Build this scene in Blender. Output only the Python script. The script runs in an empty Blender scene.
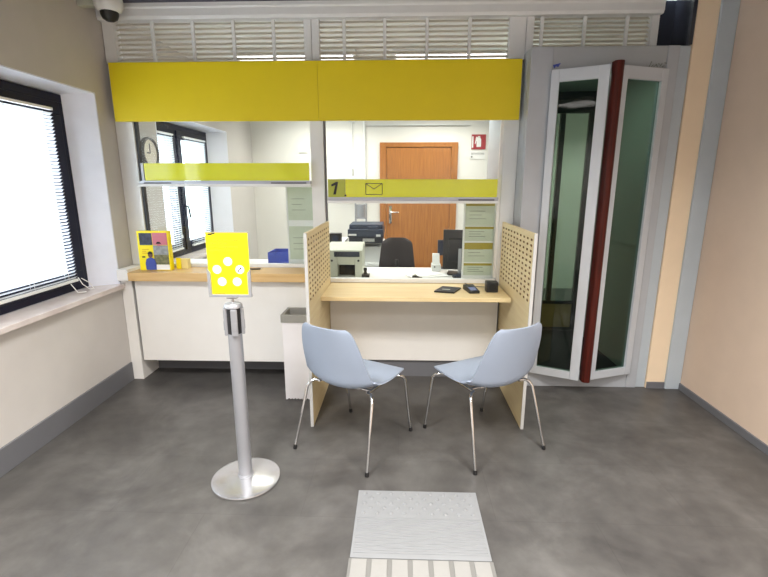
import bpy, bmesh, math, random
from mathutils import Vector, Matrix
random.seed(4)
scene = bpy.context.scene
C = scene.collection
PI = math.pi

# ------------------------------------------------------------------ materials
def lin(c):
    c = c / 255.0
    return c / 12.92 if c <= 0.04045 else ((c + 0.055) / 1.055) ** 2.4
def rgb(r, g, b): return (lin(r), lin(g), lin(b), 1.0)

def mat(name, col, rough=0.5, metal=0.0, noise=0.0, nscale=8.0, col2=None, bump=0.0, bscale=200.0, spec=0.5,
        stretch=None, coat=0.0):
    m = bpy.data.materials.new(name); m.use_nodes = True
    nt = m.node_tree; b = nt.nodes['Principled BSDF']
    b.inputs['Base Color'].default_value = col
    b.inputs['Roughness'].default_value = rough
    b.inputs['Metallic'].default_value = metal
    b.inputs['Specular IOR Level'].default_value = spec
    b.inputs['Coat Weight'].default_value = coat
    tc = nt.nodes.new('ShaderNodeTexCoord')
    mp = nt.nodes.new('ShaderNodeMapping')
    nt.links.new(tc.outputs['Object'], mp.inputs['Vector'])
    if stretch: mp.inputs['Scale'].default_value = stretch
    n = nt.nodes.new('ShaderNodeTexNoise'); n.inputs['Scale'].default_value = nscale; n.inputs['Detail'].default_value = 6
    nt.links.new(mp.outputs['Vector'], n.inputs['Vector'])
    if col2 is None:
        k = 1 - (noise or 0.04)
        col2 = (col[0] * k, col[1] * k, col[2] * k, 1)
    r = nt.nodes.new('ShaderNodeValToRGB')
    r.color_ramp.elements[0].position = 0.35; r.color_ramp.elements[1].position = 0.65
    r.color_ramp.elements[0].color = col2; r.color_ramp.elements[1].color = col
    nt.links.new(n.outputs['Fac'], r.inputs['Fac'])
    nt.links.new(r.outputs['Color'], b.inputs['Base Color'])
    if bump:
        n2 = nt.nodes.new('ShaderNodeTexNoise'); n2.inputs['Scale'].default_value = bscale
        nt.links.new(mp.outputs['Vector'], n2.inputs['Vector'])
        bp = nt.nodes.new('ShaderNodeBump'); bp.inputs['Strength'].default_value = bump; bp.inputs['Distance'].default_value = 0.002
        nt.links.new(n2.outputs['Fac'], bp.inputs['Height']); nt.links.new(bp.outputs['Normal'], b.inputs['Normal'])
    return m

def glass(name, tint=(1, 1, 1, 1), refl=1.0):
    m = bpy.data.materials.new(name); m.use_nodes = True
    nt = m.node_tree
    for n in list(nt.nodes): nt.nodes.remove(n)
    out = nt.nodes.new('ShaderNodeOutputMaterial')
    tr = nt.nodes.new('ShaderNodeBsdfTransparent'); tr.inputs['Color'].default_value = tint
    gl = nt.nodes.new('ShaderNodeBsdfGlossy'); gl.inputs['Roughness'].default_value = 0.02
    gl.inputs['Color'].default_value = (refl, refl, refl, 1)
    fr = nt.nodes.new('ShaderNodeFresnel'); fr.inputs['IOR'].default_value = 1.45
    mx = nt.nodes.new('ShaderNodeMixShader')
    ge = nt.nodes.new('ShaderNodeNewGeometry')                     # reflect only where light enters the pane
    iv = nt.nodes.new('ShaderNodeMath'); iv.operation = 'SUBTRACT'; iv.inputs[0].default_value = 1.0
    nt.links.new(ge.outputs['Backfacing'], iv.inputs[1])
    ml = nt.nodes.new('ShaderNodeMath'); ml.operation = 'MULTIPLY'
    nt.links.new(fr.outputs['Fac'], ml.inputs[0]); nt.links.new(iv.outputs[0], ml.inputs[1])
    nt.links.new(ml.outputs[0], mx.inputs['Fac']); nt.links.new(tr.outputs['BSDF'], mx.inputs[1])
    nt.links.new(gl.outputs['BSDF'], mx.inputs[2]); nt.links.new(mx.outputs['Shader'], out.inputs['Surface'])
    return m

def emit(name, col, s):
    m = bpy.data.materials.new(name); m.use_nodes = True
    b = m.node_tree.nodes['Principled BSDF']
    b.inputs['Base Color'].default_value = (0.8, 0.8, 0.8, 1)
    b.inputs['Emission Color'].default_value = col; b.inputs['Emission Strength'].default_value = s
    return m

def slat_mat(name, col, trans):
    m = bpy.data.materials.new(name); m.use_nodes = True
    nt = m.node_tree; b = nt.nodes['Principled BSDF']
    b.inputs['Base Color'].default_value = col; b.inputs['Roughness'].default_value = 0.5
    t = nt.nodes.new('ShaderNodeBsdfTranslucent'); t.inputs['Color'].default_value = col
    mx = nt.nodes.new('ShaderNodeMixShader'); mx.inputs['Fac'].default_value = trans
    nt.links.new(b.outputs['BSDF'], mx.inputs[1]); nt.links.new(t.outputs['BSDF'], mx.inputs[2])
    nt.links.new(mx.outputs['Shader'], nt.nodes['Material Output'].inputs['Surface'])
    return m

def floor_mat():
    m = bpy.data.materials.new('vinyl_floor'); m.use_nodes = True
    nt = m.node_tree; b = nt.nodes['Principled BSDF']
    tc = nt.nodes.new('ShaderNodeTexCoord')
    n1 = nt.nodes.new('ShaderNodeTexNoise'); n1.inputs['Scale'].default_value = 2.2; n1.inputs['Detail'].default_value = 8
    n1.inputs['Roughness'].default_value = 0.62; n1.inputs['Distortion'].default_value = 0.6
    n2 = nt.nodes.new('ShaderNodeTexNoise'); n2.inputs['Scale'].default_value = 9.0; n2.inputs['Detail'].default_value = 6
    for n in (n1, n2): nt.links.new(tc.outputs['Object'], n.inputs['Vector'])
    ad = nt.nodes.new('ShaderNodeMix'); ad.data_type = 'FLOAT'; ad.inputs[0].default_value = 0.32
    nt.links.new(n1.outputs['Fac'], ad.inputs[2]); nt.links.new(n2.outputs['Fac'], ad.inputs[3])
    r = nt.nodes.new('ShaderNodeValToRGB')
    e = r.color_ramp.elements
    e[0].position = 0.33; e[0].color = rgb(66, 64, 63)
    e[1].position = 0.68; e[1].color = rgb(102, 100, 98)
    k = e.new(0.5); k.color = rgb(84, 82, 80)
    nt.links.new(ad.outputs[0], r.inputs['Fac'])
    br = nt.nodes.new('ShaderNodeTexBrick'); br.inputs['Scale'].default_value = 1.0
    br.inputs['Brick Width'].default_value = 0.9; br.inputs['Row Height'].default_value = 0.45
    br.inputs['Mortar Size'].default_value = 0.0015; br.inputs['Mortar Smooth'].default_value = 0.3
    br.inputs['Color1'].default_value = (1, 1, 1, 1); br.inputs['Color2'].default_value = (0.93, 0.93, 0.93, 1)
    br.inputs['Mortar'].default_value = (0.8, 0.8, 0.8, 1)
    nt.links.new(tc.outputs['Object'], br.inputs['Vector'])
    mu = nt.nodes.new('ShaderNodeMix'); mu.data_type = 'RGBA'; mu.blend_type = 'MULTIPLY'; mu.inputs[0].default_value = 1
    nt.links.new(r.outputs['Color'], mu.inputs[6]); nt.links.new(br.outputs['Color'], mu.inputs[7])
    nt.links.new(mu.outputs[2], b.inputs['Base Color'])
    b.inputs['Roughness'].default_value = 0.42; b.inputs['Specular IOR Level'].default_value = 0.4
    bp = nt.nodes.new('ShaderNodeBump'); bp.inputs['Strength'].default_value = 0.12; bp.inputs['Distance'].default_value = 0.003
    nt.links.new(n2.outputs['Fac'], bp.inputs['Height']); nt.links.new(bp.outputs['Normal'], b.inputs['Normal'])
    return m

M = {}
M['floor'] = floor_mat()
M['wall_l'] = mat('wall_paint_left', rgb(208, 204, 200), 0.8, noise=0.03, bump=0.05)
M['wall_r'] = mat('wall_paint_right', rgb(224, 202, 182), 0.8, noise=0.03, bump=0.05)
M['peach'] = mat('wall_paint_peach', rgb(244, 222, 192), 0.8, noise=0.03)
M['pilaster'] = mat('grey_blue_trim', rgb(186, 196, 204), 0.5)
M['white_wall'] = mat('office_wall_paint', rgb(238, 236, 230), 0.8, noise=0.02)
M['reveal'] = mat('window_reveal_paint', rgb(238, 241, 252), 0.7)  # white paint tinted blue, daylight worked into the colour
M['ceil_dark'] = mat('dark_ceiling', rgb(84, 86, 102), 0.7)
M['ceil_white'] = mat('white_ceiling', rgb(235, 235, 230), 0.8)
M['base_grey'] = mat('grey_skirting', rgb(110, 111, 116), 0.5)
M['marble'] = mat('sill_marble', rgb(232, 224, 220), 0.25, col2=rgb(212, 200, 196), nscale=5)
M['navy'] = mat('dark_window_frame', rgb(24, 27, 50), 0.4, spec=0.2)
M['yellow'] = mat('yellow_panel', rgb(232, 208, 8), 0.45, noise=0.02)
M['band'] = mat('yellow_green_acrylic', rgb(226, 228, 12), 0.15, noise=0.02, coat=0.4)
M['band_dim'] = mat('dim_yellow_acrylic', rgb(176, 182, 62), 0.2)
M['white_lam'] = mat('white_laminate', rgb(240, 238, 234), 0.35, noise=0.02)
M['white_metal'] = mat('white_painted_metal', rgb(234, 235, 234), 0.4)
M['slat_grey'] = mat('louvre_slat_paint', rgb(232, 226, 212), 0.45)
M['maple'] = mat('maple_laminate', rgb(236, 214, 166), 0.4, col2=rgb(227, 202, 150), nscale=3, stretch=(1.0, 14, 14))
M['maple_panel'] = mat('maple_panel_laminate', rgb(236, 219, 176), 0.45, col2=rgb(228, 208, 162), nscale=3, stretch=(14, 1.0, 14))
M['maple_l'] = mat('beech_worktop', rgb(222, 188, 134), 0.4, col2=rgb(210, 172, 114), nscale=3, stretch=(1.0, 14, 14))
M['core'] = mat('raw_panel_core', rgb(128, 98, 62), 0.9)  # raw core brown, darkened so the hole walls carry painted shade
M['edge_grey'] = mat('pale_edge_band', rgb(200, 200, 198), 0.4)
M['alu'] = mat('booth_grey_paint', rgb(182, 187, 194), 0.38, metal=0.1)
M['alu_dark'] = mat('booth_header_grey', rgb(176, 180, 184), 0.42, metal=0.1)
M['alu_light'] = mat('door_leaf_silver', rgb(204, 210, 218), 0.36, metal=0.15)
M['redwood'] = mat('dark_red_wood', rgb(84, 24, 14), 0.5, col2=rgb(58, 15, 9), nscale=4, stretch=(20, 20, 1), spec=0.3)
M['wood_door'] = mat('brown_door_veneer', rgb(180, 118, 56), 0.4, col2=rgb(158, 98, 44), nscale=4, stretch=(18, 18, 1))
M['glass'] = glass('clear_glass', (0.96, 0.98, 0.97, 1), 0.8)
M['green_glass'] = glass('green_tinted_glass', (0.50, 0.60, 0.53, 1), 0.9)
M['chrome'] = mat('chrome', rgb(215, 215, 215), 0.14, metal=1.0)
M['silver'] = mat('satin_silver', rgb(176, 178, 184), 0.4, metal=0.55)
M['base_silver'] = mat('polished_base_silver', rgb(196, 196, 198), 0.24, metal=0.75)
M['black'] = mat('black_plastic', rgb(28, 28, 31), 0.4)
M['black_soft'] = mat('black_rubber', rgb(18, 18, 20), 0.7)
M['mesh'] = mat('chair_mesh_fabric', rgb(48, 40, 40), 0.8, col2=rgb(30, 26, 28), nscale=60, bump=0.3)
M['dark_blue'] = mat('dark_blue_plastic', rgb(34, 46, 66), 0.4)
M['chair_blue'] = mat('pale_blue_plastic', rgb(156, 168, 187), 0.42, noise=0.02)
M['bin_white'] = mat('bin_white_card', rgb(236, 234, 238), 0.6)
M['bin_rim'] = mat('bin_grey_rim', rgb(150, 148, 142), 0.5)
M['tactile'] = mat('tactile_rubber_grey', rgb(136, 138, 140), 0.5, noise=0.05, nscale=14)
M['tactile_warm'] = mat('tactile_rubber_bar', rgb(144, 143, 140), 0.5, noise=0.05, nscale=20)
M['tactile_groove'] = mat('tactile_groove_grey', rgb(116, 115, 112), 0.6)
M['poster'] = mat('poster_yellow', rgb(255, 236, 0), 0.4)
M['ink_orange'] = mat('faint_orange_ink', rgb(222, 178, 10), 0.6)
M['ink_black'] = mat('black_ink', rgb(26, 24, 22), 0.6)
M['paper'] = mat('white_paper', rgb(244, 244, 242), 0.7)
M['green_paper'] = mat('pale_green_notice', rgb(204, 211, 194), 0.5, col2=rgb(194, 202, 184), nscale=6)
M['olive'] = mat('olive_heading', rgb(166, 150, 52), 0.6)
M['ink_grey'] = mat('grey_ink', rgb(120, 128, 112), 0.6)
M['pink'] = mat('print_pink', rgb(206, 120, 134), 0.5)
M['print_navy'] = mat('print_navy', rgb(38, 42, 60), 0.5, col2=rgb(60, 66, 92), nscale=40)
M['print_grey'] = mat('print_grey', rgb(160, 164, 164), 0.5, col2=rgb(128, 132, 134), nscale=40)
M['print_green'] = mat('print_green', rgb(132, 128, 92), 0.5, col2=rgb(92, 96, 66), nscale=50)
M['print_blue'] = mat('print_blue', rgb(66, 84, 170), 0.5)
M['skin'] = mat('print_skin', rgb(112, 76, 60), 0.5)
M['sign_red'] = mat('sign_red', rgb(172, 62, 68), 0.4)
M['blue'] = mat('royal_blue_plastic', rgb(48, 72, 172), 0.4)
M['machine'] = mat('office_machine_grey', rgb(196, 200, 186), 0.45)
M['machine_w'] = mat('office_machine_white', rgb(226, 228, 226), 0.45)
M['screen'] = mat('phone_screen', rgb(120, 130, 170), 0.1)
M['blind'] = slat_mat('blind_slat_white', (0.86, 0.89, 0.94, 1), 0.26)
M['lamp'] = emit('lamp_diffuser', (1, 0.97, 0.92, 1), 3.0)
M['clock_face'] = mat('clock_face', rgb(236, 230, 214), 0.4)
M['clock_rim'] = mat('clock_rim', rgb(110, 106, 100), 0.4)
M['dark_gloss'] = mat('dark_glossy_panel', rgb(52, 55, 64), 0.16, coat=0.6)
M['booth_wall'] = mat('booth_inner_wall', rgb(176, 186, 178), 0.5)
M['dark_frame'] = mat('dark_door_frame', rgb(40, 52, 46), 0.4)
M['kick_wood'] = mat('tan_kick_panel', rgb(238, 186, 108), 0.5)
M['mat_dark'] = mat('booth_dark_mat', rgb(26, 30, 32), 0.8)
M['print_cream'] = mat('cream_card', rgb(240, 222, 150), 0.6)

# ------------------------------------------------------------------ mesh helpers
class B:
    def __init__(s): s.bm = bmesh.new()
    def box(s, x0, x1, y0, y1, z0, z1, bev=0.0, M4=None, seg=2):
        t = bmesh.new()
        bmesh.ops.create_cube(t, size=1.0)
        for v in t.verts:
            v.co = Vector((x0 + (v.co.x + .5) * (x1 - x0), y0 + (v.co.y + .5) * (y1 - y0), z0 + (v.co.z + .5) * (z1 - z0)))
        if bev: bmesh.ops.bevel(t, geom=list(t.edges), offset=bev, segments=seg, affect='EDGES', profile=0.6)
        return s.add(t, M4)
    def add(s, t, M4=None):
        if M4 is not None: bmesh.ops.transform(t, matrix=M4, verts=t.verts)
        me = bpy.data.meshes.new('tmp'); t.to_mesh(me); t.free(); s.bm.from_mesh(me); bpy.data.meshes.remove(me)
        return s
    def cyl(s, p0, p1, r0, r1=None, seg=24, M4=None):
        r1 = r0 if r1 is None else r1
        p0, p1 = Vector(p0), Vector(p1); d = p1 - p0
        t = bmesh.new()
        bmesh.ops.create_cone(t, cap_ends=True, segments=seg, radius1=r0, radius2=r1, depth=d.length)
        q = d.to_track_quat('Z', 'Y').to_matrix().to_4x4()
        bmesh.ops.transform(t, matrix=Matrix.Translation((p0 + p1) / 2) @ q, verts=t.verts)
        return s.add(t, M4)
    def lathe(s, prof, center=(0, 0, 0), seg=48, M4=None):
        t = bmesh.new(); rings = []
        for r, z in prof:
            if r < 1e-6: rings.append([t.verts.new((center[0], center[1], center[2] + z))])
            else: rings.append([t.verts.new((center[0] + r * math.cos(2 * PI * k / seg), center[1] + r * math.sin(2 * PI * k / seg), center[2] + z)) for k in range(seg)])
        for a, b in zip(rings, rings[1:]):
            for k in range(seg):
                k2 = (k + 1) % seg
                if len(a) == 1 and len(b) == 1: continue
                if len(a) == 1: t.faces.new((a[0], b[k], b[k2]))
                elif len(b) == 1: t.faces.new((a[k], a[k2], b[0]))
                else: t.faces.new((a[k], a[k2], b[k2], b[k]))
        bmesh.ops.recalc_face_normals(t, faces=t.faces)
        return s.add(t, M4)
    def tube(s, pts, r, seg=10, M4=None):
        pts = [Vector(p) for p in pts]
        t = bmesh.new(); rings = []
        n = len(pts); up = None
        for i, p in enumerate(pts):
            d = (pts[min(i + 1, n - 1)] - pts[max(i - 1, 0)]).normalized()
            if up is None:
                up = Vector((0, 0, 1)) if abs(d.z) < .9 else Vector((1, 0, 0))
            x = d.cross(up).normalized(); y = x.cross(d).normalized(); up = y
            rings.append([t.verts.new(p + x * r * math.cos(2 * PI * k / seg) + y * r * math.sin(2 * PI * k / seg)) for k in range(seg)])
        for a, b in zip(rings, rings[1:]):
            for k in range(seg): t.faces.new((a[k], a[(k + 1) % seg], b[(k + 1) % seg], b[k]))
        t.faces.new(rings[0][::-1]); t.faces.new(rings[-1])
        bmesh.ops.recalc_face_normals(t, faces=t.faces)
        return s.add(t, M4)
    def prism(s, poly, axis, a0, a1, M4=None):
        """poly in the plane across axis ('x': (y,z), 'y': (x,z), 'z': (x,y))"""
        t = bmesh.new()
        def P(p, a):
            return {'x': (a, p[0], p[1]), 'y': (p[0], a, p[1]), 'z': (p[0], p[1], a)}[axis]
        v0 = [t.verts.new(P(p, a0)) for p in poly]; v1 = [t.verts.new(P(p, a1)) for p in poly]
        t.faces.new(v0[::-1]); t.faces.new(v1)
        n = len(poly)
        for i in range(n): t.faces.new((v0[i], v0[(i + 1) % n], v1[(i + 1) % n], v1[i]))
        bmesh.ops.recalc_face_normals(t, faces=t.faces)
        return s.add(t, M4)
    def text(s, string, size, depth, M4, shear=0.0, bold=0.0):
        cu = bpy.data.curves.new('t', 'FONT'); cu.body = string; cu.size = size; cu.extrude = depth
        cu.shear = shear; cu.offset = bold; cu.align_x = 'CENTER'; cu.align_y = 'CENTER'
        o = bpy.data.objects.new('t', cu); C.objects.link(o)
        dg = bpy.context.evaluated_depsgraph_get()
        me = bpy.data.meshes.new_from_object(o.evaluated_get(dg))
        bpy.data.objects.remove(o); bpy.data.curves.remove(cu)
        t = bmesh.new(); t.from_mesh(me); bpy.data.meshes.remove(me)
        return s.add(t, M4)

def tag(o, label=None, cat=None, group=None, kind=None):
    if label: o['label'] = label
    if cat: o['category'] = cat
    if group: o['group'] = group
    if kind: o['kind'] = kind
    return o

def rootloc(p):
    while p.parent: p = p.parent
    return p['_o'] if '_o' in p else (0, 0, 0)

def build(name, b, m, parent=None, loc=None, smooth=False, off=None):
    """link the collected shapes as ONE mesh object; coordinates collected in the world frame of the thing at rest"""
    o_ = Vector(off if off is not None else (loc or (0, 0, 0)))
    if parent is not None:
        r = parent
        while r.parent: r = r.parent
        o_ = Vector(OFF.get(r.name, (0, 0, 0)))
    for v in b.bm.verts: v.co -= o_
    me = bpy.data.meshes.new(name); b.bm.to_mesh(me); b.bm.free()
    me.materials.append(m)
    if smooth:
        for p in me.polygons: p.use_smooth = True
        me.set_sharp_from_angle(angle=math.radians(40))
    o = bpy.data.objects.new(name, me); C.objects.link(o)
    if parent is not None: o.parent = parent
    else:
        o.location = o_; OFF[o.name] = tuple(o_)
    return o

OFF = {}
def thing(name, label, cat, loc=(0, 0, 0), group=None, kind=None):
    o = bpy.data.objects.new(name, None); C.objects.link(o)
    o.empty_display_size = 0.1
    o.location = loc; OFF[o.name] = tuple(loc)
    return tag(o, label, cat, group, kind)

def struct(name, b, m, label=None, cat=None):
    o = build(name, b, m); o['kind'] = 'structure'
    if label: o['label'] = label
    if cat: o['category'] = cat
    return o

def copy_tree(o, parent=None):
    c = o.copy(); C.objects.link(c)
    if parent is not None: c.parent = parent
    for ch in list(o.children): copy_tree(ch, c)
    return c

def circle(cx, cz, r, n=28): return [(cx + r * math.cos(2 * PI * k / n), cz + r * math.sin(2 * PI * k / n)) for k in range(n)]

# ------------------------------------------------------------------ camera
cam_d = bpy.data.cameras.new('camera'); cam = bpy.data.objects.new('camera', cam_d); C.objects.link(cam)
cam_d.sensor_width = 36.0; cam_d.lens = 36.0 * 455.0 / 768.0
cam_d.clip_start = 0.05
cam.location = (0, 0, 1.5); cam.rotation_euler = (math.radians(90 - 13.0), 0, math.radians(2.0))
scene.camera = cam

# ------------------------------------------------------------------ the setting
XL, XR = -2.09, 2.10
YF, YB, YO = -1.6, 3.24, 6.6
ZC = 2.69
struct('floor', B().box(-2.4, 3.5, YF - .1, YO + .1, -.1, 0), M['floor'], 'dark grey mottled vinyl floor', 'floor')
struct('ceiling', B().box(-2.4, 2.4, YF - .1, 3.395, ZC, ZC + .1), M['ceil_dark'], 'dark grey ceiling over the waiting area', 'ceiling')
struct('ceiling_office', B().box(-2.4, 3.5, 3.505, YO + .1, ZC + .01, ZC + .11), M['ceil_white'], 'white ceiling behind the counter', 'ceiling')

W1 = dict(y0=1.30, y1=3.26, fy0=1.42, fy1=3.145)   # the two window openings in the left wall
W2 = dict(y0=4.02, y1=5.67, fy0=4.14, fy1=5.45)
ZS, ZH = 0.77, 2.105                                # sill and head
XF = -2.25                                         # face of the window frames
wl = B()
wl.box(XL - .26, XL, YF - .1, W1['y0'], 0, ZC + .1)
wl.box(XL - .26, XL, W1['y1'], W2['y0'], 0, ZC + .1)
wl.box(XL - .26, XL, W2['y1'], YO + .1, 0, ZC + .1)
for w in (W1, W2):
    wl.box(XL - .26, XL, w['y0'], w['y1'], 0, ZS - .035)
    wl.box(XL - .26, XL, w['y0'], w['y1'], ZH, ZC + .1)
struct('wall_left', wl, M['wall_l'], 'pale grey plaster wall with the windows', 'wall')
struct('wall_right', B().box(XR, XR + .12, YF - .1, 3.36, 0, ZC + .1), M['wall_r'], 'beige pink plaster wall on the right', 'wall')
struct('wall_front', B().box(-2.4, 2.4, YF - .1, YF, 0, ZC + .1), M['wall_l'], 'wall behind the viewer', 'wall')
struct('wall_back', B().box(1.857, XR, YB, YB + .12, 0, ZC + .1), M['peach'], 'narrow peach wall strip beside the security doors', 'wall')
struct('wall_office', B().box(-2.4, 3.5, YO, YO + .1, 0, ZC + .12), M['white_wall'], 'white rear wall of the office', 'wall')
struct('wall_office_side', B().box(3.4, 3.5, 3.36, YO, 0, ZC + .12), M['white_wall'], 'white side wall of the office', 'wall')
struct('wall_office_front', B().box(1.885, 3.5, 3.36, 3.44, 0, ZC + .12), M['white_wall'], 'inner wall beside the booth', 'wall')
# skirting
struct('baseboard_left', B().box(XL, XL + .014, YF, 3.255, 0, .145, .003), M['base_grey'], 'grey skirting under the window', 'baseboard')
struct('baseboard_right', B().box(XR - .012, XR, YF, YB - .012, 0, .05, .002), M['base_grey'], 'grey skirting along the beige wall', 'baseboard')
struct('baseboard_back', B().box(1.86, 1.987, YB - .012, YB, 0, .05, .002), M['base_grey'], 'short grey skirting under the peach strip', 'baseboard')
struct('trim_1', B().box(1.989, XR - .001, YB - .02, YB, 0, ZC, .006), M['pilaster'], 'blue grey vertical corner strip', 'trim')
# white cornice beam over the louvres
bp = [(3.385, 2.592), (3.375, 2.61), (3.375, 2.655), (3.365, 2.665), (3.365, 2.688), (3.424, 2.688), (3.424, 2.592)]
struct('trim_2', B().prism(bp, 'x', -2.085, 1.722), M['white_metal'], 'white cornice beam above the louvres', 'trim')
# dark glossy return at the right end of the louvres
struct('trim_3', B().box(1.728, 1.854, 3.455, 3.475, 2.365, ZC).box(1.83, 1.854, 3.245, 3.454, 2.365, ZC - .001), M['dark_gloss'],
       'dark glossy panel over the right end of the doors', 'trim')

def window(n, w, label):
    root = thing('window_%d' % n, label, 'window', (XF, (w['fy0'] + w['fy1']) / 2, ZS), kind='structure')
    y0, y1 = w['fy0'], w['fy1']
    zt = ZH - .035; zb = ZS + .004; mid = y0 + (y1 - y0) * .40
    f = B(); fx0, fx1 = XF - .06, XF
    f.box(fx0, fx1, y0, y1, zt - .05, zt, .004).box(fx0, fx1, y0, y1, zb, zb + .045, .004)
    f.box(fx0, fx1, y0, y0 + .045, zb + .045, zt - .05, .004).box(fx0, fx1, y1 - .045, y1, zb + .045, zt - .05, .004)
    f.box(fx0, fx1, mid - .03, mid + .03, zb + .045, zt - .05, .004)
    build('window_frame', f, M['navy'], root)
    for a, b_ in ((y0 + .05, mid - .034), (mid + .034, y1 - .05)):
        s = B(); sx0, sx1 = XF - .05, XF + .012; z0, z1 = zb + .048, zt - .053; k = .082
        s.box(sx0, sx1, a, b_, z1 - k, z1, .004).box(sx0, sx1, a, b_, z0, z0 + k, .004)
        s.box(sx0, sx1, a, a + k, z0 + k, z1 - k, .004).box(sx0, sx1, b_ - k, b_, z0 + k, z1 - k, .004)
        so = build('sash', s, M['navy'], root)
        build('pane', B().box(XF - .03, XF - .024, a + k, b_ - k, z0 + k, z1 - k), M['glass'], so)
    h = B().box(XF + .013, XF + .022, mid + .045, mid + .07, 1.18, 1.30, .003)
    h.tube([(XF + .02, mid + .057, 1.27), (XF + .05, mid + .057, 1.27), (XF + .056, mid + .062, 1.24), (XF + .056, mid + .075, 1.15)], .009)
    build('handle', h, M['navy'] if n == 2 else M['navy'], root, smooth=True)
    # lining of the recess, splayed towards the room
    r = B(); e = .012
    r.prism([(XL + .0005, w['y1'] - .0005), (XL + .0005, w['y1'] - e), (XF, y1 - e * .2), (XF - .06, y1), (XF - .06, w['y1'] - .0005)], 'z', ZS, ZH - .0005)
    r.prism([(XL + .0005, w['y0'] + .0005), (XL + .0005, w['y0'] + e), (XF, y0 + e * .2), (XF - .06, y0), (XF - .06, w['y0'] + .0005)], 'z', ZS, ZH - .0005)
    r.prism([(XL + .0005, ZH - .0005), (XL + .0005, ZH - .008), (XF - .06, zt + .0), (XF - .06, ZH - .0005)], 'y', w['y0'] + .001, w['y1'] - .001)
    build('reveal', r, M['reveal'], root)
    build('window_sill', B().box(XF - .06, XL + (.035 if n == 1 else .02), w['y0'] + .002, w['y1'] - .002, ZS - .034, ZS, .004), M['marble'], root)
    return root, mid, zt, zb

def blind(label, w, zt, zb, a, b_, cord_y, tassel):
    root = thing('venetian_blind', label, 'blind', (XF + .04, (a + b_) / 2, zb + .05), group=None)
    top = zt - .102; bot = zb + .072
    build('headrail', B().box(XF + .022, XF + .05, a, b_, top - .016, top, .003), M['paper'], root)
    s = B(); z = bot + .028; xc = XF + .036
    while z < top - .02:
        t = bmesh.new()
        ang = math.radians(38); hw = .0125
        vs = []
        for yy in (a + .003, b_ - .003):
            vs.append([t.verts.new((xc + hw * q * math.cos(ang), yy, z + hw * q * math.sin(ang) + .002 * (1 - q * q))) for q in (-1, 0, 1)])
        for i in range(2): t.faces.new((vs[0][i], vs[0][i + 1], vs[1][i + 1], vs[1][i]))
        s.add(t); z += .0215
    build('slats', s, M['blind'], root)
    build('bottom_rail', B().box(XF + .024, XF + .048, a, b_, bot, bot + .018, .004), M['white_metal'], root)
    c = B()
    for fr in (.12, .5, .88):
        yy = a + (b_ - a) * fr
        for dx in (-.0135, .0135): c.cyl((xc + dx, yy, bot + .018), (xc + dx, yy, top - .03), .0012, seg=6)
    build('ladder_cord', c, M['paper'], root)
    if tassel:
        build('pull_cord', B().tube([(XF + .055, cord_y, top - .01), (XF + .06, cord_y, 1.4), (XF + .062, cord_y + .004, tassel)], .0022, 6)
              .lathe([(0, 0), (.008, -.004), (.012, -.035), (0, -.04)], (XF + .062, cord_y + .004, tassel), 12), M['paper'], root, smooth=True)
    return root

r1, mid1, zt1, zb1 = window(1, W1, 'dark framed window in the waiting area wall')
r2, mid2, zt2, zb2 = window(2, W2, 'dark framed window in the office behind the glass')
bl1 = blind('lowered white venetian blind glowing in the dark framed window at left', W1, zt1, zb1, mid1 + .11, W1['fy1'] - .160, 0, None)
# loose loop of cord at the blind's lower corner
cy = W1['fy1'] - .17
build('cord_loop', B().tube([(XF + .052, cy, zb1 + .10), (XF + .07, cy + .01, zb1 + .05), (XF + .09, cy + .045, ZS + .012), (XF + .10, cy + .075, ZS + .01),
      (XF + .085, cy + .06, zb1 + .05), (XF + .06, cy + .02, zb1 + .09)], .003, 6)
      .tube([(XF + .055, cy - .08, zb1 + .07), (XF + .08, cy - .06, ZS + .012), (XF + .11, cy - .02, ZS + .008)], .003, 6), M['paper'], bl1, smooth=True)
# small white catch on the window head, seen top left
build('catch', B().box(XF + .013, XF + .05, 2.42, 2.47, zt1 - .03, zt1 - .005, .003).box(XF + .03, XF + .045, 2.45, 2.46, zt1 - .06, zt1 - .03, .002), M['white_metal'], r1)
bl2 = blind('half closed venetian blind in the far office window with hanging pull cord', W2, zt2, zb2, W2['fy0'] + .11, mid2 - .11, mid2 - .16, 1.0)
bl3 = blind('venetian blind on the wide sash of the office window near the handle', W2, zt2, zb2, mid2 + .12, W2['fy1'] - .15, 0, None)

# ------------------------------------------------------------------ fascia, louvres, glazed partition
fa = thing('fascia_sign', 'long plain yellow fascia panel above the counter glass', 'fascia', (-.6, 3.37, 1.93))
build('panel', B().box(-2.035, -.5755, 3.36, 3.385, 1.93, 2.318, .002), M['yellow'], fa)
build('panel', B().box(-.5745, .817, 3.36, 3.385, 1.93, 2.318, .002), M['yellow'], fa)
build('backing_frame', B().box(-2.04, .815, 3.3855, 3.425, 1.945, 2.325), M['edge_grey'], fa)

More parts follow.
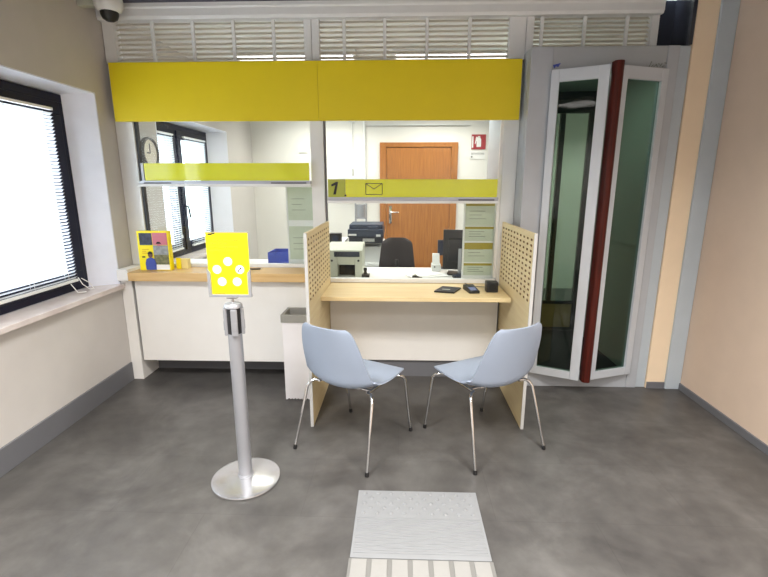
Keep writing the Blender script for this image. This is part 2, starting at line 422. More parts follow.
def louvre(x0, x1, divs, label, zb=2.326, wl_=.05, wr_=.05):
    root = thing('louvre_panel', label, 'louvre', ((x0 + x1) / 2, 3.46, zb), group='white louvre panels above the counter')
    zt = 2.62
    f = B().box(x0, x1, 3.425, 3.495, zt - .014, zt, .002).box(x0, x1, 3.425, 3.495, zb, zb + .012, .002)
    wL = wl_
    f.box(x0, x0 + wL, 3.4245, 3.495, zb, zt, .003).box(x1 - wr_, x1, 3.4245, 3.495, zb, zt, .003)
    build('frame', f, M['white_metal'], root)
    for d in divs: build('mullion', B().box(d - .011, d + .011, 3.428, 3.447, zb + .012, zt - .014, .002), M['white_metal'], root)
    s = B(); n = 8
    for i in range(n):
        z = zb + .018 + (i + .5) * (zt - zb - .036) / n
        m4 = Matrix.Translation((0, 3.468, z)) @ Matrix.Rotation(math.radians(34), 4, 'X')
        s.box(x0 + wL, x1 - wr_, -.021, .021, -.0022, .0022, .001, M4=m4, seg=1)
    build('slats', s, M['slat_grey'], root)
    return root
louvre(-2.085, -.622, [-1.735, -1.45, -1.165, -.885], 'white louvre panel at the left end of the row, below the dome camera', wl_=.085)
louvre(-.618, .8425, [-.395, -.115, .175, .465], 'white louvre panel in the middle of the row, over the envelope sign', wr_=.11)
louvre(.8465, 1.722, [.95, 1.235, 1.515], 'short white louvre panel at the right, above the grey security doors', zb=2.362)

gq = thing('glass_screen', 'clear glass screen over the beech counter with the plain green band', 'glass screen', (-1.3, 3.46, .867))
gp = thing('glass_screen', 'clear glass screen over the maple desk with the envelope band', 'glass screen', (.1, 3.46, .751))
build('post', B().box(-2.087, -1.955, 3.4405, 3.50, .886, 2.325, .003), M['white_metal'], gq)
build('post', B().box(-.657, -.5605, 3.4405, 3.50, .868, 2.325, .003), M['white_metal'], gq)
build('post', B().box(.738, .8415, 3.4405, 3.50, .751, 2.325, .003), M['white_metal'], gp)
build('channel', B().box(-1.954, -1.938, 3.452, 3.488, .90, 2.325), M['black'], gq)
build('channel', B().box(-.559, -.548, 3.452, 3.488, .79, 2.325), M['base_grey'], gp)
build('channel', B().box(.718, .737, 3.452, 3.488, .79, 2.325), M['white_lam'], gp)
build('bottom_rail', B().box(-1.953, -.659, 3.445, 3.49, .8675, .892, .002), M['white_metal'], gq)
build('bottom_rail', B().box(-.559, .736, 3.44, 3.49, .752, .782, .002), M['white_metal'], gp)
build('pane', B().box(-1.937, -.659, 3.467, 3.473, .893, 2.325), M['glass'], gq)
build('pane', B().box(-.547, .717, 3.467, 3.473, .783, 2.325), M['glass'], gp)

def band(x0, x1, z0, z1, zr, label, numbered):
    root = thing('counter_band_sign', label, 'sign', ((x0 + x1) / 2, 3.40, zr))
    if numbered:
        build('band', B().box(x0 + .127, x1, 3.40, 3.41, z0, z1, .001), M['band'], root)
        build('number_tile', B().box(x0, x0 + .125, 3.399, 3.41, z0, z1, .001), M['band_dim'], root)
        m4 = Matrix.Translation((x0 + .055, 3.3985, (z0 + z1) / 2)) @ Matrix.Rotation(PI / 2, 4, 'X')
        nx, nz_ = x0 + .054, (z0 + z1) / 2
        build('numeral', B().prism([(nx + dx, nz_ + dz) for dx, dz in ((-.016, -.045), (.004, -.045), (.022, .045), (.006, .045), (-.03, .026), (-.027, .012), (.001, .022))], 'y', 3.3973, 3.3985), M['ink_black'], root)
        ex0, ex1, ez0, ez1 = -.252, -.132, z0 + .020, z0 + .098
        t = .0022; y0, y1 = 3.3985, 3.3998
        def seg(a, b_):
            a, b_ = Vector(a), Vector(b_); d = (b_ - a); n = Vector((-d.y, d.x)).normalized() * t
            return [tuple(a - n), tuple(b_ - n), tuple(b_ + n), tuple(a + n)]
        e = B(); cx = (ex0 + ex1) / 2
        for a, b_ in (((ex0, ez0), (ex1, ez0)), ((ex1, ez0), (ex1, ez1)), ((ex1, ez1), (ex0, ez1)), ((ex0, ez1), (ex0, ez0)),
                      ((ex0, ez1), (cx, ez0 + .038)), ((cx, ez0 + .038), (ex1, ez1))):
            e.prism(seg(a, b_), 'y', y0, y1)
        build('envelope_icon', e, M['ink_black'], root)
        build('screw', B().cyl((x0 + .128, 3.399, z0 + .012), (x0 + .128, 3.394, z0 + .012), .007, seg=14), M['black'], root)
    else:
        build('band', B().box(x0, x1, 3.40, 3.41, z0, z1, .001), M['band'], root)
        build('bracket', B().box(x0 - .022, x0 - .002, 3.395, 3.439, zr + .03, z1 + .002, .003), M['silver'], root)
    build('rail', B().box(x0 - (.06 if not numbered else .005), x1 + .012, 3.385, 3.439, zr, zr + .02, .003), M['white_metal'], root)
    build('rail_lip', B().box(x0 - (.04 if not numbered else 0), x1 + .008, 3.388, 3.439, zr + .0205, z0 - .001), M['silver'], root)
    build('rail_clip', B().box(x1 - .28, x1 - .02, 3.383, 3.387, zr + .022, zr + .030), M['black'], root)
    if not numbered: build('rail_clip', B().box(x0 - .005, x0 + .2, 3.383, 3.387, zr + .022, zr + .030), M['black'], root)
    return root
band(-1.887, -.665, 1.520, 1.645, 1.477, 'plain yellow green band across the left pane above the leaflet display', False)
band(-.53, .703, 1.402, 1.530, 1.357, 'yellow green band with the numeral 1 and an envelope', True)

# ------------------------------------------------------------------ left service counter
sc = thing('service_counter', 'white standing counter with beech worktop under the left pane', 'counter', (-1.3, 3.35, 0))
build('worktop', B().box(-1.985, -.575, 3.19, 3.44, .803, .866, .003), M['maple_l'], sc)
build('apron', B().box(-1.975, -.575, 3.25, 3.275, .165, .802, .001), M['white_lam'], sc)
build('plinth', B().box(-2.003, -.66, 3.49, 3.51, 0, .79), M['base_grey'], sc)
build('end_post', B().box(-2.087, -2.003, 3.262, 3.51, 0, .80, .003).box(-2.074, -1.99, 3.205, 3.439, .801, .885, .003), M['white_lam'], sc)
build('upstand', B().box(-1.99, -.66, 3.441, 3.51, .802, .866), M['white_lam'], sc)

# ------------------------------------------------------------------ desk with perforated panels
dk = thing('reception_desk', 'pale maple writing shelf with white front between the perforated panels', 'desk', (.1, 3.2, 0))
build('desktop', B().box(-.533, .748, 2.978, 3.50, .722, .75, .003), M['maple'], dk)
build('apron', B().box(-.533, .747, 3.365, 3.385, .145, .721, .001), M['white_lam'], dk)
build('plinth', B().box(-.533, .76, 3.392, 3.41, 0, .72), M['base_grey'], dk)

def perf_panel(x0, x1, y0, y1, label, flip):
    root = thing('perforated_panel', label, 'privacy panel', ((x0 + x1) / 2, (y0 + y1) / 2, 0), group='perforated maple side panels of the desk')
    z1 = 1.222; zp = .80
    t = bmesh.new()
    ny, nz = 10, 12
    ys = [y0]; zs = [0.0]
    hy, hz = .034, .013
    my = .05
    for i in range(ny):
        c = y0 + my + i * (y1 - y0 - 2 * my) / (ny - 1); ys += [c - hy / 2, c + hy / 2]
    ys.append(y1)
    for j in range(nz):
        c = zp + .02 + j * (z1 - .04 - zp - .02) / (nz - 1); zs += [c - hz / 2, c + hz / 2]
    zs.append(z1)
    vx = {}
    def V(s_, i, j):
        k = (s_, i, j)
        if k not in vx: vx[k] = t.verts.new(((x0, x1)[s_], ys[i], zs[j]))
        return vx[k]
    nh = []
    NI, NJ = len(ys) - 1, len(zs) - 1
    hole = lambda i, j: i % 2 == 1 and j % 2 == 1
    for i in range(NI):
        for j in range(NJ):
            if hole(i, j):
                nh.append(t.faces.new((V(0, i, j), V(0, i + 1, j), V(1, i + 1, j), V(1, i, j))))
                nh.append(t.faces.new((V(0, i, j + 1), V(1, i, j + 1), V(1, i + 1, j + 1), V(0, i + 1, j + 1))))
                nh.append(t.faces.new((V(0, i, j), V(1, i, j), V(1, i, j + 1), V(0, i, j + 1))))
                nh.append(t.faces.new((V(0, i + 1, j), V(0, i + 1, j + 1), V(1, i + 1, j + 1), V(1, i + 1, j))))
            else:
                t.faces.new((V(0, i, j), V(0, i, j + 1), V(0, i + 1, j + 1), V(0, i + 1, j)))
                t.faces.new((V(1, i, j), V(1, i + 1, j), V(1, i + 1, j + 1), V(1, i, j + 1)))
    for i in range(NI):
        t.faces.new((V(0, i, 0), V(0, i + 1, 0), V(1, i + 1, 0), V(1, i, 0)))
        t.faces.new((V(0, i, NJ), V(1, i, NJ), V(1, i + 1, NJ), V(0, i + 1, NJ)))
    for j in range(NJ):
        t.faces.new((V(0, 0, j), V(1, 0, j), V(1, 0, j + 1), V(0, 0, j + 1)))
        t.faces.new((V(0, NI, j), V(0, NI, j + 1), V(1, NI, j + 1), V(1, NI, j)))
    bmesh.ops.recalc_face_normals(t, faces=t.faces)
    for q in nh: q.material_index = 1
    b = B(); b.add(t)
    bd = build('board', b, M['maple_panel'], root)
    bd.data.materials.append(M['core'])
    build('edge_strip', B().box(x0 - .001, x1 + .001, y0 - .006, y0 - .0003, 0.001, z1 + .001, .001), M['edge_grey'], root)
    return root
perf_panel(-.552, -.535, 2.595, 3.439, 'perforated maple panel left of the desk, beside the slim white bin', 0)
perf_panel(.763, .780, 2.61, 3.439, 'perforated maple panel right of the desk, beside the security doors', 1)

# ------------------------------------------------------------------ security booth
bo = thing('security_booth', 'grey security entrance booth with two narrow glass doors and a dark red bar', 'door booth', (1.35, 3.8, 0))
bx0, bx1 = .842, 1.855
fb = B().box(bx0, .982, 3.24, 3.30, 0, 2.36, .004).box(1.708, 1.782, 3.24, 3.30, 0, 2.36, .004)
build('front_frame', fb, M['alu'], bo)
build('side_strip', B().box(1.7825, bx1, 3.252, 3.30, 0, 2.36, .004), M['pilaster'], bo)
build('header', B().box(.9825, 1.7075, 3.245, 3.30, 2.218, 2.36, .003), M['alu_dark'], bo)
build('threshold', B().box(.9825, 1.7075, 3.243, 3.32, 0, .105, .003), M['alu'], bo)
build('side_wall', B().box(bx0, bx0 + .03, 3.301, 4.60, 0, 2.36), M['alu'], bo)
build('side_wall', B().box(bx1 - .03, bx1, 3.301, 4.60, 0, 2.36)
      .box(bx1 - .036, bx1 - .029, 3.32, 4.56, 1.02, 1.035).box(bx1 - .036, bx1 - .029, 3.32, 4.56, 1.64, 1.655), M['booth_wall'], bo)
build('roof', B().box(bx0 + .031, bx1 - .031, 3.301, 4.60, 2.33, 2.36), M['booth_wall'], bo)
build('floor_mat', B().box(bx0 + .031, bx1 - .037, 3.325, 4.555, .001, .02), M['mat_dark'], bo)
idr = build('inner_door', B().box(.98, 1.03, 4.56, 4.60, .02, 2.2, .002).box(1.765, 1.815, 4.56, 4.60, .02, 2.2, .002)
            .box(1.031, 1.764, 4.56, 4.60, 2.14, 2.2, .002).box(1.031, 1.764, 4.56, 4.60, .02, .05, .002).box(1.031, 1.764, 4.56, 4.60, .30, .335, .002)
            .box(1.50, 1.545, 4.56, 4.60, .336, 2.139, .002), M['dark_frame'], bo)
build('kick_panel', B().box(1.032, 1.763, 4.57, 4.59, .051, .299), M['kick_wood'], idr)
build('pane', B().box(1.032, 1.763, 4.578, 4.584, .336, 2.139), M['glass'], idr)
build('transom', B().box(bx0 + .031, bx1 - .037, 4.56, 4.60, 2.202, 2.329), M['dark_frame'], bo)
build('side_fill', B().box(bx0 + .031, .979, 4.56, 4.60, .02, 2.2).box(1.816, bx1 - .037, 4.56, 4.60, .02, 2.2), M['dark_frame'], bo)

def leaf(hx, hy, ex, ey, z0, z1):
    d = Vector((ex - hx, ey - hy)); L = d.length; a = math.atan2(d.y, d.x)
    m4 = Matrix.Translation((hx, hy, 0)) @ Matrix.Rotation(a, 4, 'Z')
    k0, k1 = .052, .062
    s = 1
    th0, th1 = (-.045, 0.0) if hx < ex else (0.0, .045)
    b = B()
    b.box(0.002, k0, th0, th1, z0, z1, .003, M4=m4).box(L - k1, L, th0, th1, z0, z1, .003, M4=m4)
    b.box(k0, L - k1, th0 + .002, th1 - .002, z1 - .075, z1, .002, M4=m4).box(k0, L - k1, th0 + .002, th1 - .002, z0, z0 + .055, .002, M4=m4)
    lf = build('door_leaf', b, M['alu_light'], bo)
    build('pane', B().box(k0 + .001, L - k1 - .001, -.004 + (th0 + th1) / 2, .004 + (th0 + th1) / 2, z0 + .056, z1 - .076, M4=m4), M['green_glass'], lf)
    g = B().box(k0 - .006, k0, th0 + (0 if s else 0) - .0015 if hx < ex else th1, (th0 - .0015 if hx < ex else th1) + .002, z0 + .05, z1 - .07, M4=m4)
    return lf
leaf(.988, 3.255, 1.302, 3.112, .122, 2.214)
leaf(1.702, 3.255, 1.338, 3.125, .122, 2.214)
rb = B().prism([(1.304, 3.10), (1.306, 3.065), (1.316, 3.05), (1.338, 3.046), (1.356, 3.053), (1.366, 3.07), (1.368, 3.095), (1.36, 3.11), (1.306, 3.11)], 'z', .118, 2.232)
build('push_bar', rb, M['redwood'], bo, smooth=True)
build('sticker', B().prism([(.986, 2.25), (1.035, 2.262), (1.02, 2.237), (1.005, 2.243), (.995, 2.228)], 'y', 3.2425, 3.2448), M['print_blue'], bo)
sq = B(); xx = 1.60
for k, (h1, h2) in enumerate([(.002, .035), (.002, .014), (.0, .012), (.020, .0), (.022, .016), (.004, .024), (.0, .008), (.026, .022)]):
    sq.tube([(xx, 3.2435, 2.232 + h1), (xx + .013, 3.2435, 2.232 + h2)], .0022, 5); xx += .0135
build('scribble', sq, M['ink_grey'], bo)
for z in (.35, 1.2, 2.02): build('hinge', B().cyl((.986, 3.238, z), (.986, 3.238, z + .09), .007, seg=12), M['alu_dark'], bo, smooth=True)

# ------------------------------------------------------------------ dome camera
dc = thing('dome_camera', 'white dome security camera in the upper left corner', 'camera', (-1.895, 3.215, ZC - .002))
dcz = ZC - .024
build('housing', B().lathe([(0, .022), (.07, .022), (.07, .001), (.084, 0), (.087, -.012), (.085, -.05), (.074, -.074), (.058, -.084), (0, -.084)], (-1.895, 3.215, dcz)), M['white_metal'], dc, smooth=True)
build('dome', B().lathe([(.055, -.0845), (.054, -.10), (.044, -.124), (.024, -.137), (0, -.14)], (-1.895, 3.215, dcz)), M['black'], dc, smooth=True)
build('wall_bracket', B().box(-2.089, -1.97, 3.19, 3.24, dcz - .05, dcz - .002, .004), M['machine'], dc)

# ------------------------------------------------------------------ leaflet display and pen on the left counter
ld = thing('leaflet_display', 'yellow cardboard leaflet display with four printed pictures on the left counter', 'leaflet display', (-1.81, 3.30, .866))
lx0, lx1, ly, lz = -1.938, -1.704, 3.285, .867
build('box', B().box(lx0, lx1, ly, ly + .05, lz, lz + .292, .002), M['poster'], ld)
y0, y1 = ly - .003, ly - .0003
build('navy_picture', B().box(lx0 + .018, lx0 + .112, y0, y1, lz + .19, lz + .278), M['print_navy'], ld)
build('pink_picture', B().box(lx0 + .116, lx0 + .226, y0, y1, lz + .19, lz + .28).prism(circle(lx0 + .16, lz + .20, .017), 'y', y0 - .001, y0), M['pink'], ld)
build('dark_hair_print', B().prism([p for p in circle(lx0 + .16, lz + .195, .02) if p[1] >= lz + .1955], 'y', y0 - .0015, y0 - .0003), M['ink_black'], ld)
build('grey_picture', B().box(lx0 + .116, lx0 + .226, y0, y1, lz + .118, lz + .187), M['print_grey'], ld)
build('field_picture', B().box(lx0 + .116, lx0 + .226, y0, y1, lz + .045, lz + .1175), M['print_green'], ld)
build('white_caption', B().box(lx0 + .125, lx0 + .226, y0, y1, lz + .006, lz + .044), M['paper'], ld)
pf = build('printed_figure', B().prism([(lx0 + .05, lz + .004), (lx0 + .048, lz + .05), (lx0 + .056, lz + .085), (lx0 + .078, lz + .096), (lx0 + .10, lz + .096),
      (lx0 + .118, lz + .086), (lx0 + .128, lz + .05), (lx0 + .126, lz + .004)], 'y', y0 - .003, y0 - .0005), M['print_blue'], ld)
build('printed_head', B().prism([(lx0 + .09 + .017 * math.cos(a), lz + .118 + .023 * math.sin(a)) for a in [2 * PI * k / 24 for k in range(24)]], 'y', y0 - .004, y0 - .0005), M['skin'], pf)
build('printed_hair', B().prism([(lx0 + .09 + .018 * math.cos(a), lz + .124 + .019 * math.sin(a)) for a in [PI * k / 14 for k in range(15)]], 'y', y0 - .005, y0 - .0008), M['ink_black'], pf)
ln = B()
for i, w in enumerate((.05, .03, .04)): ln.box(lx0 + .03, lx0 + .03 + w, y0, y1, lz + .155 - .014 * i, lz + .160 - .014 * i)
build('text_lines', ln, M['ink_orange'], ld)
build('dark_tag', B().box(lx0 + .026, lx0 + .048, y0, y1, lz + .096, lz + .106), M['ink_black'], ld)
lb = thing('leaflet_box', 'small cream card box half hidden behind the yellow leaflet display', 'box', (-1.655, 3.38, .866))
build('box', B().box(-1.70, -1.61, 3.36, 3.41, .867, .94, .002), M['print_cream'], lb)
build('yellow_insert', B().box(-1.695, -1.66, 3.352, 3.3595, .867, .95), M['poster'], lb)
pn = thing('counter_pen', 'dark pen lying on the beech counter beside the yellow poster', 'pen', (-1.13, 3.33, .866))
build('barrel', B().cyl((-1.16, 3.33, .872), (-1.05, 3.345, .872), .0055, seg=12), M['black'], pn, smooth=True)
build('tip', B().cyl((-1.05, 3.345, .872), (-1.035, 3.347, .872), .0045, .001, seg=12), M['chrome'], pn, smooth=True)
cp = build('acrylic_holder', B().box(-1.195, -1.165, 3.36, 3.40, .8665, .872, .001).box(-1.195, -1.165, 3.385, 3.389, .8715, 1.02, .001), glass('acrylic', (.82, .85, .84, 1), .8), loc=(-1.18, 3.38, .8665))
tag(cp, 'small clear acrylic holder standing behind the dark pen', 'holder')

# ------------------------------------------------------------------ stanchion with poster
SX, SY = -.790, 2.062
st = thing('stanchion_post', 'silver belt barrier post on a round base', 'barrier post', (SX, SY, 0))
build('base', B().lathe([(0, .001), (.170, .001), (.174, .006), (.172, .012), (.160, .016), (.10, .021), (.05, .027), (0, .027)], (SX, SY, 0), 72), M['base_silver'], st, smooth=True)
build('pole', B().cyl((SX, SY, .026), (SX, SY, .83), .0335, seg=40), M['silver'], st, smooth=True)
build('collar', B().lathe([(.034, .026), (.038, .026), (.038, .034), (.034, .036)], (SX, SY, 0), 40), M['silver'], st, smooth=True)
hd = build('belt_head', B().lathe([(0, .80), (.034, .80), (.034, .925), (.030, .938), (.018, .945), (0, .947)], (SX, SY, 0), 40), M['black'], st, smooth=True)
for k in range(4):
    m4 = Matrix.Translation((SX, SY, 0)) @ Matrix.Rotation(k * PI / 2 + math.radians(21), 4, 'Z')
    build('belt_clip', B().box(-.015, .015, -.047, -.030, .792, .925, .006, M4=m4).box(-.012, .012, -.049, -.0465, .82, .86, .002, M4=m4), M['silver'], hd)
build('cap', B().lathe([(.030, .9275), (.043, .9275), (.043, .936), (.036, .946), (.012, .952), (0, .953)], (SX, SY, 0), 40), M['silver'], st, smooth=True)
build('stem', B().cyl((SX, SY, .945), (SX, SY, .976), .007, seg=16).box(SX - .025, SX + .025, SY - .012, SY + .012, 0.970, .978, .002), M['chrome'], st, smooth=True)

ps = thing('poster_holder', 'yellow poster with five white circles in a grey holder on the post', 'poster', (SX, SY, .99))
px0, px1, pz0, pz1 = SX - .106, SX + .096, .979, 1.28
build('back_plate', B().box(px0 + .004, px1 - .004, SY - .001, SY + .003, pz0 + .004, pz1 - .001, .001), M['edge_grey'], ps)
hf = B().box(px0, px1, SY - .012, SY + .006, pz0 - .001, pz0 + .012, .002)
hf.prism([(px0 - .001, pz0 + .012), (px0 + .014, pz0 + .012), (px0 + .014, pz0 + .115), (px0 - .001, pz0 + .135)], 'y', SY - .012, SY - .0035)
hf.prism([(px1 + .001, pz0 + .012), (px1 - .014, pz0 + .012), (px1 - .014, pz0 + .115), (px1 + .001, pz0 + .135)], 'y', SY - .012, SY - .0035)
build('holder_frame', hf, M['bin_rim'] if False else M['silver'], ps)
yp0, yp1 = SY - .0032, SY - .0012
shp = build('sheet', B().box(px0 + .003, px1 - .003, yp0, yp1, pz0 + .012, pz1), M['poster'], ps)
W = px1 - px0 - .006; H = pz1 - pz0 - .012; ox = px0 + .003; oz = pz1
dots = B()
CIR = [(.49, .46), (.215, .59), (.765, .59), (.315, .79), (.68, .79)]
for fx, fy in CIR: dots.prism(circle(ox + fx * W, oz - fy * H, .105 * W), 'y', yp0 - .0012, yp0 - .0001)
build('white_circle_prints', dots, M['paper'], shp)
ic = B(); cx, cz = ox + .765 * W, oz - .59 * H
ic.box(cx - .010, cx - .004, yp0 - .002, yp0 - .0013, cz - .010, cz - .003).box(cx + .001, cx + .008, yp0 - .002, yp0 - .0013, cz + .002, cz + .010).box(cx - .003, cx + .002, yp0 - .002, yp0 - .0013, cz - .002, cz + .003)
build('icon_print', ic, M['ink_black'], shp); ic = B()
ic.box(ox + .03, ox + .045, yp0 - .002, yp0 - .0003, oz - .006, oz - .001)
ic.box(ox + .012, ox + .03, yp0 - .002, yp0 - .0003, oz - .010, oz - .003)
build('logo_print', ic, M['ink_black'], shp); ic = B()
ic.box(ox + .02, ox + .075, yp0 - .002, yp0 - .0003, pz0 + .0165, pz0 + .0185)
build('small_print', ic, M['ink_black'], shp)
tl = B()
for r_, (fy, n, wd) in enumerate([(.115, 18, .70), (.17, 10, .42), (.225, 18, .68), (.285, 14, .56)]):
    x = ox + .08 * W
    while x < ox + (.08 + wd) * W:
        w = random.choice((.004, .005, .006, .007))
        tl.box(x, x + w, yp0 - .001, yp0 - .0001, oz - fy * H - .0045, oz - fy * H + .0035); x += w + random.choice((.0015, .0015, .005))
build('orange_text', tl, M['ink_orange'], shp)
build('top_edge_clip', B().box(px0, px1, SY - .004, SY + .004, pz1, pz1 + .004, .001), M['bin_rim'], ps)

# ------------------------------------------------------------------ slim bin
bn = thing('waste_bin', 'slim white paper bin with grey open rim against the left panel', 'bin', (-.69, 3.0, 0))
t = .012; x0, x1, y0, y1 = -.80, -.575, 2.95, 3.14
w = B()
w.box(x0, x0 + t, y0, y1, 0.004, .575).box(x1 - t, x1, y0, y1, 0.004, .575)
w.box(x0 + t, x1 - t, y1 - t, y1, 0.004, .575).box(x0 + t, x1 - t, y0 + t, y1 - t, 0.01, .02)
ed = [(x0 + t, .575)]
ed += [(x0 + t, .008)]
k = 0; xx = x0 + t
while xx < x1 - t - .012:
    xx += .011; k += 1
    ed.append((xx, .004 + (.011 if k % 2 else 0) * random.uniform(.5, 1.2)))
ed += [(x1 - t, .008), (x1 - t, .575)]
w.prism(ed, 'y', y0, y0 + t)
build('body', w, M['bin_white'], bn)
rm = B(); g = .008; z0, z1 = .5755, .628
rm.box(x0 - g, x0 + t, y0 - g, y1 + g, z0, z1, .002).box(x1 - t, x1 + g, y0 - g, y1 + g, z0, z1, .002)
rm.box(x0 + t, x1 - t, y0 - g, y0 + t, z0, z1, .002).box(x0 + t, x1 - t, y1 - t, y1 + g, z0, z1, .002)
build('rim', rm, M['bin_rim'], bn)

# ------------------------------------------------------------------ visitor chairs
def cat_rom(P, n):
    out = []
    for i in range(len(P) - 1):
        p0 = P[max(i - 1, 0)]; p1 = P[i]; p2 = P[i + 1]; p3 = P[min(i + 2, len(P) - 1)]
        for k in range(n):
            t = k / n
            out.append(tuple(.5 * ((2 * b) + (-a + c) * t + (2 * a - 5 * b + 4 * c - d) * t * t + (-a + 3 * b - 3 * c + d) * t ** 3) for a, b, c, d in zip(p0, p1, p2, p3)))
    out.append(P[-1]); return out

def make_chair(label):
    root = thing('visitor_chair', label, 'chair', (0, 0, 0), group='pale blue shell chairs at the desk')
    # y, z, half width, side lift (edges up / forward)
    prof = [(.235, .392, .160, .000), (.226, .408, .186, .000), (.195, .420, .210, .003), (.10, .422, .226, .010), (.00, .414, .232, .022),
            (-.09, .404, .234, .044), (-.155, .408, .234, .066), (-.206, .442, .228, .062), (-.230, .520, .214, .050),
            (-.252, .610, .200, .040), (-.272, .695, .182, .034), (-.287, .758, .158, .030), (-.292, .780, .130, .028)]
    P = cat_rom(prof, 4)
    t = bmesh.new(); NU = 20; rows = []
    for i, (y, z, hw, lift) in enumerate(P):
        a = P[max(i - 1, 0)]; b_ = P[min(i + 1, len(P) - 1)]
        d = Vector((b_[0] - a[0], b_[1] - a[1])).normalized(); nrm = Vector((d.y, -d.x))
        if nrm.y < 0 and abs(nrm.y) > abs(nrm.x): nrm = -nrm
        # normal pointing to the sitter: up on the seat, forward on the back
        nrm = Vector((abs(d.y), abs(d.x)))
        row = []
        for j in range(NU + 1):
            u = -1 + 2 * j / NU
            s_ = lift * abs(u) ** 2.2
            row.append(t.verts.new((u * hw, y + nrm.x * s_, z + nrm.y * s_)))
        rows.append(row)
    for a, b_ in zip(rows, rows[1:]):
        for j in range(NU): t.faces.new((a[j], a[j + 1], b_[j + 1], b_[j]))
    bmesh.ops.recalc_face_normals(t, faces=t.faces)
    bmesh.ops.solidify(t, geom=list(t.faces), thickness=.009)
    bmesh.ops.recalc_face_normals(t, faces=t.faces)
    b = B(); b.add(t)
    build('shell', b, M['chair_blue'], root, smooth=True)
    fr = B()
    for s_ in (-1, 1):
        fr.tube([(s_ * .165, .15, .396), (s_ * .165, -.12, .393)], .009)
    fr.box(-.10, .10, -.10, .12, .386, .3975, .004)
    fr.tube([(-.165, .05, .393), (.165, .05, .393)], .009).tube([(-.165, -.08, .390), (.165, -.08, .390)], .009)
    build('seat_frame', fr, M['chrome'], root, smooth=True)
    for sx in (-1, 1):
        for sy in (-1, 1):
            yt = .15 if sy > 0 else -.12
            zt = .396 if sy > 0 else .393
            foot = Vector((sx * (.228 if sy > 0 else .25), sy * .262, .012)); top = Vector((sx * .222, yt + sy * .045, zt - .03))
            pts = [(sx * .165, yt, zt), (sx * .195, yt + sy * .012, zt + .003), (sx * .212, yt + sy * .03, zt - .006), tuple(top), tuple(top.lerp(foot, .5)), tuple(foot)]
            lg = build('leg', B().tube(pts, .0088, 12), M['chrome'], root, smooth=True)
            d = (foot - top).normalized()
            build('foot_cap', B().cyl(foot - d * .012, Vector((foot.x, foot.y, .001)), .0105, .011, seg=14), M['black_soft'], lg, smooth=True)
    return root
ch = make_chair('pale blue shell chair on chrome legs, nearer the silver barrier post')
c2 = copy_tree(ch)
c2['label'] = 'pale blue shell chair on chrome legs, in front of the security doors'
ch.location = (-.252, 2.452, 0); ch.rotation_euler = (0, 0, math.radians(-29.5))
c2.location = (.494, 2.492, 0); c2.rotation_euler = (0, 0, math.radians(30))

# ------------------------------------------------------------------ tactile paving
tx0, tx1 = -.195, .385
tt = thing('tactile_tile', 'light grey tactile floor tile with raised dots and fine ribs', 'floor tile', (.1, 1.78, 0))
build('slab', B().box(tx0, tx1, 1.565, 1.985, .0005, .006, .0015), M['tactile'], tt)
dm = B()
for r_ in range(5):
    n = 9
    for i in range(n - (r_ % 2)):
        x = tx0 + .035 + i * .0635 + (.032 if r_ % 2 else 0)
        if x > tx1 - .02: continue
        dm.lathe([(.0105, 0), (.0095, .003), (.006, .0048), (0, .0052)], (x, 1.962 - r_ * .034, .0058), 12)
build('dots', dm, M['tactile'], tt, smooth=True)
rb = B()
for i in range(16): rb.box(tx0 + .01, tx1 - .01, 1.795 - i * .0135 - .003, 1.795 - i * .0135 + .003, .0058, .0078)
build('ribs', rb, M['tactile'], tt)
t2 = thing('tactile_tile', 'tactile floor tile with wide lengthwise bars at the lower picture edge', 'floor tile', (.1, 1.36, 0))
build('slab', B().box(tx0 - .004, tx1 + .004, 1.16, 1.562, .0005, .005, .001), M['tactile_groove'], t2)
gb = B()
n = 7; wd = (tx1 - tx0) / n
for i in range(n):
    gb.box(tx0 + i * wd + .008, tx0 + (i + 1) * wd - .012, 1.165, 1.557, .0052, .0085, .001)
build('bars', gb, M['tactile_warm'], t2)

# ------------------------------------------------------------------ things on the desk
zd = .7505
pd = thing('signature_pad', 'flat black pad with a pale strip lying on the maple desk', 'card pad', (.34, 3.18, zd))
m4 = Matrix.Translation((.345, 3.20, zd)) @ Matrix.Rotation(math.radians(-12), 4, 'Z')
build('body', B().prism([(-.085, -.085), (.055, -.09), (.09, .07), (-.045, .085)], 'z', .001, .012, M4=m4), M['black'], pd)
build('pale_strip', B().box(-.035, .02, -.03, -.015, .0122, .0135, M4=m4), M['machine'], pd)
ph = thing('card_reader', 'small dark card reader with lit screen between pad and cube speaker', 'card reader', (.50, 3.18, zd))
m4 = Matrix.Translation((.51, 3.19, zd)) @ Matrix.Rotation(math.radians(10), 4, 'Z')
build('body', B().prism([(-.085, .001), (-.085, .016), (.06, .036), (.07, .03), (.07, .001)], 'x', -.036, .036, M4=m4), M['black'], ph)
ms = m4 @ Matrix.Translation((0, -.035, .0245)) @ Matrix.Rotation(math.atan2(.02, .145), 4, 'X')
build('screen', B().box(-.024, .024, -.032, .03, -.0005, .0015, M4=ms), M['screen'], ph)
sp = thing('cube_speaker', 'small black cube speaker on the desk beside the right panel', 'speaker', (.653, 3.18, zd))
build('body', B().box(.612, .694, 3.14, 3.22, zd + .001, zd + .074, .006), M['black'], sp)
build('grille', B().prism(circle(.653, zd + .038, .026), 'y', 3.137, 3.1398), M['black_soft'], sp)
build('cable', B().tube([(.64, 3.222, zd + .02), (.61, 3.27, zd + .012), (.55, 3.31, zd + .005), (.52, 3.37, zd + .004), (.50, 3.43, zd + .004)], .0025, 8), M['black'], sp, smooth=True)

